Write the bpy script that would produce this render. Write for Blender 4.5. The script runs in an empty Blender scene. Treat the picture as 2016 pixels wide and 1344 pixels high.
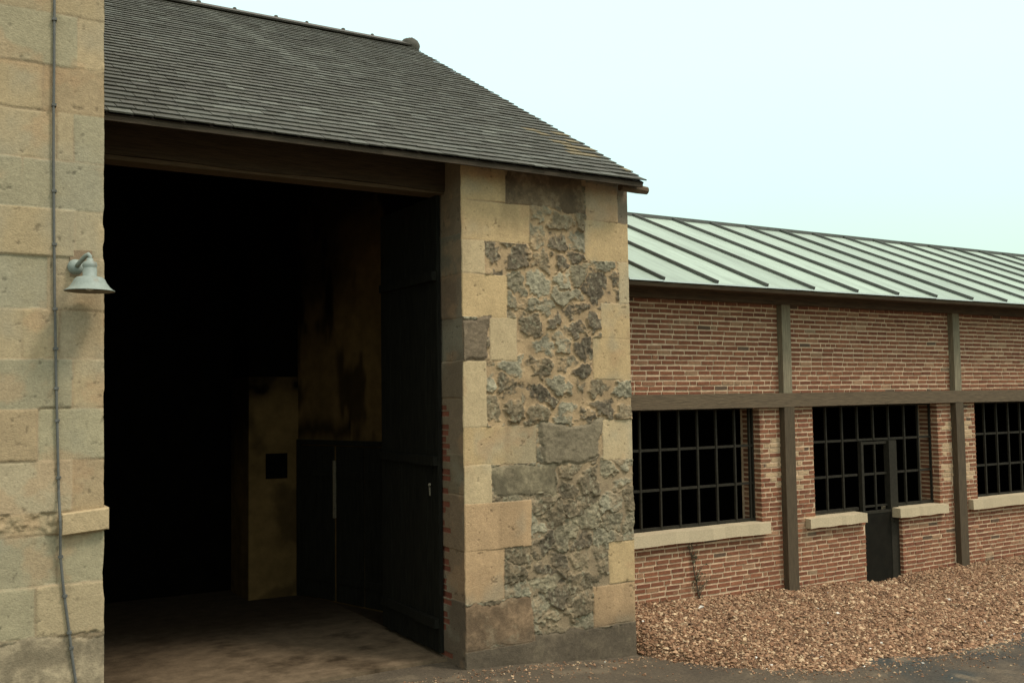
import bpy, math
import numpy as np
from mathutils import Matrix, Vector

rng = np.random.default_rng(7)
sc = bpy.context.scene
COL = sc.collection

# ------------------------------------------------------------------ camera
cam = bpy.data.cameras.new('camera')
cam.sensor_width = 36.0
cam.lens = 1950 / 2016 * 36
cam.clip_start = 0.05
cam.clip_end = 3000
co = bpy.data.objects.new('camera', cam)
COL.objects.link(co)
_R = Vector((0.8558398, -0.51706462, -0.0135059))
_U = Vector((-0.0177207, -0.05540721, 0.99830657))
_F = Vector((0.51693734, 0.85415117, 0.05658245))
co.matrix_world = Matrix(((_R.x, _U.x, -_F.x, 0), (_R.y, _U.y, -_F.y, 0), (_R.z, _U.z, -_F.z, 3.0), (0, 0, 0, 1)))
sc.camera = co

# ------------------------------------------------------------------ sky, sun, exposure
SUN_TO = Vector((0.52, -0.62, 1.15)).normalized()
w = bpy.data.worlds.new('World')
sc.world = w
w.use_nodes = True
nt = w.node_tree
for n in list(nt.nodes):
    nt.nodes.remove(n)
out = nt.nodes.new('ShaderNodeOutputWorld')
sky = nt.nodes.new('ShaderNodeTexSky')
sky.sky_type = 'NISHITA'
sky.sun_disc = False
sky.sun_elevation = math.asin(SUN_TO.z)
sky.sun_rotation = math.atan2(SUN_TO.x, SUN_TO.y)
b1 = nt.nodes.new('ShaderNodeBackground')
b1.inputs[1].default_value = 0.05
nt.links.new(sky.outputs[0], b1.inputs[0])
tc = nt.nodes.new('ShaderNodeTexCoord')
sx = nt.nodes.new('ShaderNodeSeparateXYZ')
nt.links.new(tc.outputs['Generated'], sx.inputs[0])
nz = nt.nodes.new('ShaderNodeTexNoise')
nz.inputs['Scale'].default_value = 2.2
nz.inputs['Detail'].default_value = 3
nt.links.new(tc.outputs['Generated'], nz.inputs['Vector'])
ad = nt.nodes.new('ShaderNodeMath')
ad.operation = 'MULTIPLY_ADD'
ad.inputs[1].default_value = 0.05
nt.links.new(nz.outputs[0], ad.inputs[0])
nt.links.new(sx.outputs[2], ad.inputs[2])
rp = nt.nodes.new('ShaderNodeValToRGB')        # overcast: dimmer and greener low down, bright overhead
cr = rp.color_ramp
cr.elements[0].position = 0.0
cr.elements[0].color = (0.16, 0.20, 0.15, 1)  # unseen band near the horizon, darkened to deepen shade under the eaves
cr.elements[1].position = 1.0
cr.elements[1].color = (1.7, 1.66, 1.52, 1)
for p, c in ((0.09, (0.22, 0.29, 0.22, 1)), (0.135, (0.54, 0.71, 0.52, 1)), (0.18, (0.60, 0.79, 0.61, 1)), (0.24, (0.66, 0.88, 0.76, 1)), (0.33, (0.73, 0.97, 0.88, 1)), (0.42, (0.76, 0.97, 0.88, 1)), (0.60, (1.12, 1.2, 1.08, 1))):
    e = cr.elements.new(p)
    e.color = c
nt.links.new(ad.outputs[0], rp.inputs[0])
b2 = nt.nodes.new('ShaderNodeBackground')
nt.links.new(rp.outputs[0], b2.inputs[0])
ash = nt.nodes.new('ShaderNodeAddShader')
nt.links.new(b1.outputs[0], ash.inputs[0])
nt.links.new(b2.outputs[0], ash.inputs[1])
nt.links.new(ash.outputs[0], out.inputs[0])

sl = bpy.data.lights.new('sun', 'SUN')
sl.energy = 2.0
sl.angle = math.radians(12)
sl.color = (1.0, 0.93, 0.82)
so = bpy.data.objects.new('sun', sl)
COL.objects.link(so)
so.rotation_euler = (-SUN_TO).to_track_quat('-Z', 'Y').to_euler()
so.location = (10, -10, 20)

sc.view_settings.view_transform = 'Standard'
sc.view_settings.look = 'None'
sc.view_settings.exposure = 0.08
sc.view_settings.gamma = 1.0


# ------------------------------------------------------------------ noise helpers (numpy)
def _vn(x, y, seed):
    n = 256
    t = np.random.default_rng(seed).random((n, n))
    xi = np.floor(x).astype(int); yi = np.floor(y).astype(int)
    fx = x - xi; fy = y - yi
    fx = fx * fx * (3 - 2 * fx); fy = fy * fy * (3 - 2 * fy)
    a = t[xi % n, yi % n]; b = t[(xi + 1) % n, yi % n]; c = t[xi % n, (yi + 1) % n]; d = t[(xi + 1) % n, (yi + 1) % n]
    return (a * (1 - fx) + b * fx) * (1 - fy) + (c * (1 - fx) + d * fx) * fy


def fbm(x, y, sc_=1.0, octv=4, seed=1, gain=0.5):
    s = 0; a = 1; tot = 0
    x = np.asarray(x, float) * sc_; y = np.asarray(y, float) * sc_
    for k in range(octv):
        s = s + a * _vn(x + 17.3 * k, y + 9.1 * k, seed + k); tot += a
        a *= gain; x = x * 2.03; y = y * 2.03
    return s / tot


def sstep(a, b, x):
    t = np.clip((x - a) / (b - a), 0, 1)
    return t * t * (3 - 2 * t)


def mixc(c0, c1, t):
    t = np.asarray(t)[..., None]
    return np.asarray(c0) * (1 - t) + np.asarray(c1) * t


# ------------------------------------------------------------------ mesh helpers
BASE = {}


class MB:
    """collects coloured quads/polys of one mesh in world coordinates"""
    def __init__(s):
        s.v = []; s.f = []; s.c = []; s.m = []; s.n = 0

    def add(s, V, F, c=(1, 1, 1), m=0):
        V = np.asarray(V, float)
        s.v.append(V)
        for f in F:
            s.f.append([i + s.n for i in f]); s.m.append(m)
        c = np.asarray(c, float)
        s.c.append(np.broadcast_to(c, (len(V), 3)) if c.ndim == 1 else c)
        s.n += len(V)
        return s

    def hexa(s, P, c=(1, 1, 1), m=0):
        """8 corners, bottom ring then top ring, counter-clockwise seen from above"""
        return s.add(P, [(3, 2, 1, 0), (4, 5, 6, 7), (0, 1, 5, 4), (1, 2, 6, 5), (2, 3, 7, 6), (3, 0, 4, 7)], c, m)

    def box(s, x0, x1, y0, y1, z0, z1, c=(1, 1, 1), j=0.0, m=0):
        P = np.array([(x0, y0, z0), (x1, y0, z0), (x1, y1, z0), (x0, y1, z0), (x0, y0, z1), (x1, y0, z1), (x1, y1, z1), (x0, y1, z1)], float)
        if j:
            P = P + rng.uniform(-j, j, P.shape)
        return s.hexa(P, c, m)

    def obox(s, o, ax, ay, az, c=(1, 1, 1), m=0):
        """box from a corner and three edge vectors"""
        o, ax, ay, az = (np.asarray(q, float) for q in (o, ax, ay, az))
        return s.hexa([o, o + ax, o + ax + ay, o + ay, o + az, o + ax + az, o + ax + ay + az, o + ay + az], c, m)

    def tube(s, pts, r, seg=8, c=(1, 1, 1), cap=True, m=0):
        pts = [Vector(p) for p in pts]
        rs = r if hasattr(r, '__len__') else [r] * len(pts)
        V = []; F = []
        up0 = Vector((0.13, 0.31, 0.94))
        for i, p in enumerate(pts):
            t = (pts[min(i + 1, len(pts) - 1)] - pts[max(i - 1, 0)]).normalized()
            up = up0 if abs(t.dot(up0)) < 0.95 else Vector((1, 0, 0))
            a = t.cross(up).normalized(); b = t.cross(a)
            for k in range(seg):
                q = 2 * math.pi * k / seg
                V.append(p + (a * math.cos(q) + b * math.sin(q)) * rs[i])
        for i in range(len(pts) - 1):
            for k in range(seg):
                k2 = (k + 1) % seg
                F.append((i * seg + k, i * seg + k2, (i + 1) * seg + k2, (i + 1) * seg + k))
        if cap:
            F.append(tuple(range(seg))[::-1]); n = (len(pts) - 1) * seg
            F.append(tuple(n + k for k in range(seg)))
        return s.add([tuple(v) for v in V], F, c, m)

    def lathe(s, prof, origin, seg=40, c=(1, 1, 1), axis=None, m=0):
        V = []; F = []
        q = Vector((0, 0, 1)).rotation_difference(Vector(axis)) if axis else None
        for (r, z) in prof:
            for k in range(seg):
                a = 2 * math.pi * k / seg
                p = Vector((r * math.cos(a), r * math.sin(a), z))
                if q: p = q @ p
                V.append(tuple(Vector(origin) + p))
        for i in range(len(prof) - 1):
            for k in range(seg):
                k2 = (k + 1) % seg
                F.append((i * seg + k, i * seg + k2, (i + 1) * seg + k2, (i + 1) * seg + k))
        return s.add(V, F, c, m)

    def grid(s, P, c, m=0):
        """P: (nu, nv, 3) array"""
        nu, nv = P.shape[:2]
        idx = np.arange(nu * nv).reshape(nu, nv)
        F = np.stack([idx[:-1, :-1], idx[1:, :-1], idx[1:, 1:], idx[:-1, 1:]], -1).reshape(-1, 4)
        return s.add(P.reshape(-1, 3), F.tolist(), np.asarray(c).reshape(-1, 3) if np.ndim(c) > 1 else c, m)

    def build(s, name, mats, parent=None, smooth=False):
        V = np.concatenate(s.v); C = np.concatenate(s.c)
        b = BASE.get(parent.name if parent else None, np.zeros(3))
        return mesh_obj(name, V - b, s.f, C, mats, parent, smooth, s.m)


def mesh_obj(name, V, F, C, mats, parent=None, smooth=False, mi=None):
    me = bpy.data.meshes.new(name)
    if isinstance(F, np.ndarray):
        k = F.shape[1]
        me.vertices.add(len(V)); me.vertices.foreach_set('co', np.asarray(V, np.float32).ravel())
        me.loops.add(F.size); me.loops.foreach_set('vertex_index', F.astype(np.int32).ravel())
        me.polygons.add(len(F)); me.polygons.foreach_set('loop_start', np.arange(0, F.size, k, dtype=np.int32))
        me.update(calc_edges=True)
    else:
        me.from_pydata([tuple(v) for v in V], [], F)
    at = me.color_attributes.new('Col', 'FLOAT_COLOR', 'POINT')
    at.data.foreach_set('color', np.concatenate([C, np.ones((len(C), 1))], 1).astype(np.float32).ravel())
    if not isinstance(mats, (list, tuple)):
        mats = [mats]
    for m in mats:
        me.materials.append(m)
    if mi is not None and len(mats) > 1:
        me.polygons.foreach_set('material_index', np.array(mi, np.int32))
    me.polygons.foreach_set('use_smooth', np.full(len(me.polygons), bool(smooth)))
    me.update()
    o = bpy.data.objects.new(name, me)
    COL.objects.link(o)
    if parent:
        o.parent = parent
        BASE[o.name] = BASE.get(parent.name, np.zeros(3))
    return o


def tag(o, label=None, cat=None, group=None, kind=None):
    if label: o['label'] = label
    if cat: o['category'] = cat
    if group: o['group'] = group
    if kind: o['kind'] = kind
    return o


def thing(name, label, cat, loc):
    o = bpy.data.objects.new(name, None)
    o.empty_display_size = 0.3
    COL.objects.link(o)
    o.location = loc
    BASE[o.name] = np.array(loc, float)
    return tag(o, label, cat)


# ------------------------------------------------------------------ materials
def mat(name, base=None, rough=0.9, metal=0.0, var=0.25, nscale=30.0, bump=0.3, bscale=90.0, stretch=(1, 1, 1), spec=0.3, stain=None, stain_scale=1.2, stain_lo=0.5, stain_hi=0.65, bdist=0.01):
    """base None: take the colour of the mesh's own colour attribute; a fine noise varies it, another gives relief"""
    m = bpy.data.materials.new(name)
    m.use_nodes = True
    t = m.node_tree; N = t.nodes; L = t.links
    bs = N['Principled BSDF']
    bs.inputs['Roughness'].default_value = rough
    bs.inputs['Metallic'].default_value = metal
    bs.inputs['Specular IOR Level'].default_value = spec
    tc = N.new('ShaderNodeTexCoord')
    mp = N.new('ShaderNodeMapping'); mp.inputs['Scale'].default_value = stretch
    L.new(tc.outputs['Object'], mp.inputs[0])
    if base is None:
        a = N.new('ShaderNodeVertexColor'); a.layer_name = 'Col'; csrc = a.outputs[0]
    else:
        a = N.new('ShaderNodeRGB'); a.outputs[0].default_value = (*base, 1); csrc = a.outputs[0]
    if stain is not None:
        ns = N.new('ShaderNodeTexNoise'); ns.inputs['Scale'].default_value = stain_scale; ns.inputs['Detail'].default_value = 7; ns.inputs['Roughness'].default_value = 0.62
        L.new(mp.outputs[0], ns.inputs['Vector'])
        mr = N.new('ShaderNodeMapRange'); mr.inputs[1].default_value = stain_lo; mr.inputs[2].default_value = stain_hi
        L.new(ns.outputs[0], mr.inputs[0])
        mx = N.new('ShaderNodeMix'); mx.data_type = 'RGBA'
        L.new(mr.outputs[0], mx.inputs[0]); L.new(csrc, mx.inputs[6]); mx.inputs[7].default_value = (*stain, 1)
        csrc = mx.outputs[2]
    n1 = N.new('ShaderNodeTexNoise'); n1.inputs['Scale'].default_value = nscale; n1.inputs['Detail'].default_value = 6; n1.inputs['Roughness'].default_value = 0.65
    L.new(mp.outputs[0], n1.inputs['Vector'])
    r1 = N.new('ShaderNodeMapRange'); r1.inputs[1].default_value = 0.3; r1.inputs[2].default_value = 0.7
    r1.inputs[3].default_value = 1 - var; r1.inputs[4].default_value = 1 + var
    L.new(n1.outputs[0], r1.inputs[0])
    mu = N.new('ShaderNodeVectorMath'); mu.operation = 'SCALE'
    L.new(csrc, mu.inputs[0]); L.new(r1.outputs[0], mu.inputs['Scale'])
    L.new(mu.outputs[0], bs.inputs['Base Color'])
    if bump:
        n2 = N.new('ShaderNodeTexNoise'); n2.inputs['Scale'].default_value = bscale; n2.inputs['Detail'].default_value = 5
        L.new(mp.outputs[0], n2.inputs['Vector'])
        bp = N.new('ShaderNodeBump'); bp.inputs['Strength'].default_value = bump; bp.inputs['Distance'].default_value = bdist
        L.new(n2.outputs[0], bp.inputs['Height']); L.new(bp.outputs[0], bs.inputs['Normal'])
    return m


M_stone = mat('stone_masonry', None, 0.92, var=0.16, nscale=45, bump=0.45, bscale=70)
M_plain = mat('rough_stone', (0.30, 0.23, 0.14), var=0.3, nscale=6, bump=0.5, bscale=25, bdist=0.03)
M_brick = mat('old_brick', None, 0.93, var=0.25, nscale=26, bump=0.5, bscale=110, stain=(0.40, 0.275, 0.165), stain_scale=1.6, stain_lo=0.60, stain_hi=0.86)
M_mortar = mat('lime_mortar', (0.60, 0.42, 0.265), 0.95, var=0.25, nscale=12, bump=0.5, bscale=80)
M_slate = mat('slate', None, 0.75, var=0.3, nscale=14, bump=0.35, bscale=60, spec=0.25)
M_wood_grey = mat('weathered_timber', None, 0.85, var=0.35, nscale=9, bump=0.5, bscale=16, stretch=(5, 5, 0.5), bdist=0.012)
M_wood_beam = mat('weathered_beam', None, 0.85, var=0.35, nscale=9, bump=0.5, bscale=16, stretch=(0.5, 5, 6), bdist=0.012)
M_wood_dark = mat('dark_timber', (0.085, 0.055, 0.03), 0.85, var=0.4, nscale=8, bump=0.4, bscale=16, stretch=(0.5, 4, 5))
M_door = mat('black_painted_boards', (0.011, 0.0102, 0.007), 0.75, var=0.5, nscale=6, bump=0.3, bscale=14, stretch=(4, 4, 0.5), spec=0.10)
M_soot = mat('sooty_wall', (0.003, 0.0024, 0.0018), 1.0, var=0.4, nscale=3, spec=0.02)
M_plaster = mat('old_plaster', None, 1.0, spec=0.03, var=0.22, nscale=5, bump=0.4, bscale=22, stain=None)
M_zinc = mat('zinc_sheet', None, 0.55, 0.0, var=0.13, nscale=3.0, bump=0.08, bscale=5, spec=0.45, stretch=(4, 0.6, 0.6), stain=(0.20, 0.24, 0.18), stain_scale=0.9, stain_lo=0.48, stain_hi=0.75)
M_seam = mat('zinc_seam', (0.10, 0.10, 0.085), 0.6, 0.2, var=0.2, nscale=6, bump=0)
M_drip = mat('zinc_drip_edge', (0.6, 0.66, 0.6), 0.45, 0.2, var=0.05, bump=0)
M_iron = mat('dark_iron', (0.026, 0.022, 0.015), 0.75, 0.0, var=0.3, nscale=20, bump=0.2, spec=0.12)
M_ironp = mat('dark_iron_sheet', (0.010, 0.0085, 0.0055), 0.8, 0.0, var=0.3, nscale=8, bump=0.15, spec=0.08)
M_lamp = mat('grey_enamel', (0.25, 0.28, 0.24), 0.55, 0.0, var=0.12, nscale=25, bump=0.12, bscale=60, stain=(0.20, 0.18, 0.13), stain_scale=9, stain_lo=0.58, stain_hi=0.75)
M_lampin = mat('lamp_inside', (0.20, 0.17, 0.12), 0.6, var=0.15, bump=0)
M_glass = mat('lamp_bulb', (0.5, 0.48, 0.4), 0.2, var=0.02, bump=0)
M_white = mat('old_white_paint', (0.55, 0.50, 0.40), 0.8, var=0.2, nscale=25, bump=0.2)
M_rust = mat('rusted_metal', (0.10, 0.065, 0.045), 0.8, 0.1, var=0.3, nscale=40)
M_cable = mat('grey_cable', (0.115, 0.112, 0.098), 0.7, var=0.15, nscale=20, bump=0)
M_ground = mat('dry_earth', (0.13, 0.10, 0.07), 0.95, var=0.3, nscale=3)
M_road = mat('worn_road', None, 0.9, var=0.35, nscale=28, bump=0.6, bscale=60, bdist=0.02)
M_floor = mat('dirty_floor', None, 1.0, spec=0.05, var=0.3, nscale=5, bump=0.5, bscale=30, stain=(0.03, 0.02, 0.011), stain_scale=1.3, stain_lo=0.5, stain_hi=0.72)
M_gbed = mat('gravel_bed', (0.13, 0.072, 0.038), 0.95, var=0.4, nscale=35, bump=0.8, bscale=50, bdist=0.03)
M_gravel = mat('gravel_stones', None, 0.85, var=0.15, nscale=40, bump=0)
M_twig = mat('dry_twig', (0.075, 0.055, 0.035), 0.9, var=0.3, bump=0)
M_leaf = mat('dusty_leaf', (0.085, 0.08, 0.04), 0.8, var=0.3, bump=0)
M_ochre = mat('dark_ochre_board', (0.003, 0.0025, 0.002), 0.9, var=0.2, bump=0, spec=0.02)

YF = 9.945          # front plane of the barn
EAVE_Y, EAVE_Z = 9.595, 5.676
RIDGE_Y, RIDGE_Z = 16.42, 9.545
SL = math.atan2(RIDGE_Z - EAVE_Z, RIDGE_Y - EAVE_Y)
XV = 7.82           # verge
XL = 1.45           # where the roof meets the taller building


def roof_z(y):
    y = np.asarray(y, float)
    return EAVE_Z + (np.where(y < RIDGE_Y, y, 2 * RIDGE_Y - y) - EAVE_Y) * math.tan(SL)


# ------------------------------------------------------------------ ground, road, floor
def road_z(x, y):
    z = -0.035 - 0.19 * sstep(5.2, 8.0, x) + 0.012 * (fbm(x, y, 0.8, 3, 31) - 0.5) * 2
    edge = np.maximum.reduce([sstep(22, 30, x), sstep(-4, -10, x), sstep(-6, -12, y)])
    return z * (1 - edge) + (-0.42) * edge


mb = MB().box(-600, 600, -600, 600, -1.0, -0.40)
tag(mb.build('ground', M_ground), 'dry brown earth all round the yard', 'ground', kind='structure')

xs = np.concatenate([np.linspace(-12, 0, 25), np.arange(0.05, 18, 0.05), np.linspace(18, 32, 30)])
ys = np.concatenate([np.linspace(-14, 6, 40), np.arange(6.05, 12.5, 0.05)])
GX, GY = np.meshgrid(xs, ys, indexing='ij')
asph = sstep(9.0, 10.5, GX + 0.8 * (fbm(GX, GY, 1.2, 3, 5) - .5) * 2 - (GY - 7.4) * 0.6) * sstep(0.25, 0.55, fbm(GX, GY, 1.5, 3, 8))
rc = mixc((0.088, 0.066, 0.042), (0.042, 0.044, 0.037), asph)
rc = mixc(rc, (0.16, 0.12, 0.075), sstep(0.55, 0.75, fbm(GX, GY, 3.5, 4, 11)) * 0.7)
rc = mixc(rc, (0.06, 0.045, 0.03), sstep(0.58, 0.72, fbm(GX, GY, 1.1, 4, 14)) * 0.6)
mb = MB().grid(np.stack([GX, GY, road_z(GX, GY)], -1), rc)
tag(mb.build('road', M_road, smooth=True), 'worn dark track in front of the barn', 'road', kind='structure')

# barn floor: a slab with a worn front edge, slightly above the track
xs = np.linspace(1.47, 5.40, 60)
ys = np.concatenate([np.linspace(10.40, 14, 60), np.linspace(14.2, 24, 40)])
GX, GY = np.meshgrid(xs, ys, indexing='ij')
P = np.stack([GX, GY, 0.004 + 0.016 * (fbm(GX, GY, 1.6, 4, 41) - 0.5)], -1)
P[:, 0, 1] += 0.03 * (fbm(xs, xs * 0, 3, 3, 44) - 0.5)
# light fall-off painted into the floor colour: paler at the entrance, darker inward
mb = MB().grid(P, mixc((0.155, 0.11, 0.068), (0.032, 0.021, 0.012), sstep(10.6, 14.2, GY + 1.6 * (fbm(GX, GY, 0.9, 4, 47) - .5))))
skirt = P[:, 0:1].copy(); low = skirt.copy(); low[..., 2] = -0.12
mb.grid(np.concatenate([low, skirt], 1), (0.15, 0.105, 0.065))
mb.box(5.40, 7.3, 10.6, 24, -0.1, 0.0, (0.03, 0.02, 0.012))
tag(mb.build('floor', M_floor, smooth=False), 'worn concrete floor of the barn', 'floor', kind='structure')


def gz_base(x):
    return np.interp(x, [7.8, 8.3, 9.5, 10.95, 12.6, 13.05, 13.5, 13.9, 14.95, 17.4, 22], [0.31, 0.245, 0.19, 0.135, 0.08, 0.01, 0.01, 0.07, 0.08, 0.06, 0.03])


def g_front(x):
    return np.interp(x, [7.78, 7.9, 8.1, 8.6, 9.4, 10.6, 12.5, 14, 22], [10.02, 9.72, 9.25, 8.55, 8.08, 7.92, 7.80, 7.7, 7.6]) + 0.10 * (fbm(x, np.asarray(x) * 0, 2.2, 4, 77) - 0.5) * 2


def grav_z(x, y):
    yf = g_front(x)
    t = np.clip((y - yf) / (10.585 - yf), -0.2, 1.15)
    z = road_z(x, yf) - 0.015 + (gz_base(x) - road_z(x, yf) + 0.015) * np.sign(t) * np.abs(t) ** 1.05
    return z + 0.03 * (fbm(x, y, 1.7, 3, 60) - 0.5) * 2


xs = np.arange(7.78, 21, 0.06); ts = np.linspace(-0.04, 1.1, 50)
GX, GT = np.meshgrid(xs, ts, indexing='ij')
GY = g_front(GX) + (10.585 - g_front(GX)) * GT
mb = MB().grid(np.stack([GX, GY, grav_z(GX, GY)], -1), (1, 1, 1))
tag(mb.build('gravel_bank', M_gbed, smooth=True), 'sloping bank under the gravel', 'bank', kind='structure')


def pebbles(name, X, Y, Z, S, C, label, cat):
    n = len(X)
    base = np.array([(1, 0, 0), (0, 1, 0), (-1, 0, 0), (0, -1, 0), (0, 0, 1), (0, 0, -1)], float)
    V = base[None] * rng.uniform(0.65, 1.25, (n, 6, 1)) + rng.normal(0, 0.16, (n, 6, 3))
    V[..., 2] *= rng.uniform(0.4, 0.8, (n, 1))
    V *= S[:, None, None]
    a = rng.uniform(0, 6.28, n); b = rng.normal(0, 0.45, n)
    ca, sa, cb, sb = np.cos(a), np.sin(a), np.cos(b), np.sin(b)
    y = V[..., 1] * cb[:, None] - V[..., 2] * sb[:, None]; z = V[..., 1] * sb[:, None] + V[..., 2] * cb[:, None]
    x = V[..., 0] * ca[:, None] - y * sa[:, None]; y2 = V[..., 0] * sa[:, None] + y * ca[:, None]
    V = np.stack([x + X[:, None], y2 + Y[:, None], z + Z[:, None]], -1).reshape(-1, 3)
    f = np.array([(0, 1, 4), (1, 2, 4), (2, 3, 4), (3, 0, 4), (1, 0, 5), (2, 1, 5), (3, 2, 5), (0, 3, 5)])
    F = (f[None] + (np.arange(n) * 6)[:, None, None]).reshape(-1, 3)
    return tag(mesh_obj(name, V, F, np.repeat(C, 6, 0), M_gravel), label, cat, kind='stuff')


def peb_col(n):
    pal = np.array([(0.25, 0.136, 0.074), (0.20, 0.102, 0.053), (0.35, 0.212, 0.12), (0.48, 0.335, 0.20), (0.10, 0.054, 0.028), (0.29, 0.172, 0.095)])
    c = pal[rng.choice(6, n, p=[.26, .2, .18, .11, .1, .15])] * rng.uniform(0.85, 1.35, (n, 1))
    wht = rng.random(n) < 0.002
    c[wht] = (0.72, 0.66, 0.56)
    return c


n = 56000
X = rng.uniform(7.80, 17.6, n); T = rng.uniform(-0.02, 1.03, n) ** 0.95
T = np.nan_to_num(T, nan=0.0)
Y = g_front(X) + (10.585 - g_front(X)) * T
S = rng.gamma(4.5, 0.0037, n).clip(0.006, 0.046)
pebbles('gravel', X, Y, grav_z(X, Y) + S * 0.25, S, peb_col(n), 'brown and buff gravel sloping down from the brick wall', 'gravel')
# loose stones strewn on the track
n = 2600
X = rng.uniform(2.0, 14.5, n); off = rng.gamma(1.3, 0.22, n)
Y = np.where(X > 7.75, g_front(X) - off, 9.9 - off * 1.2)
S = rng.gamma(4, 0.0026, n).clip(0.004, 0.028)
pebbles('loose_stones', X, Y, road_z(X, Y) + S * 0.3, S, peb_col(n) * 0.9, 'small loose stones strewn along the edge of the track', 'stones')


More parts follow.
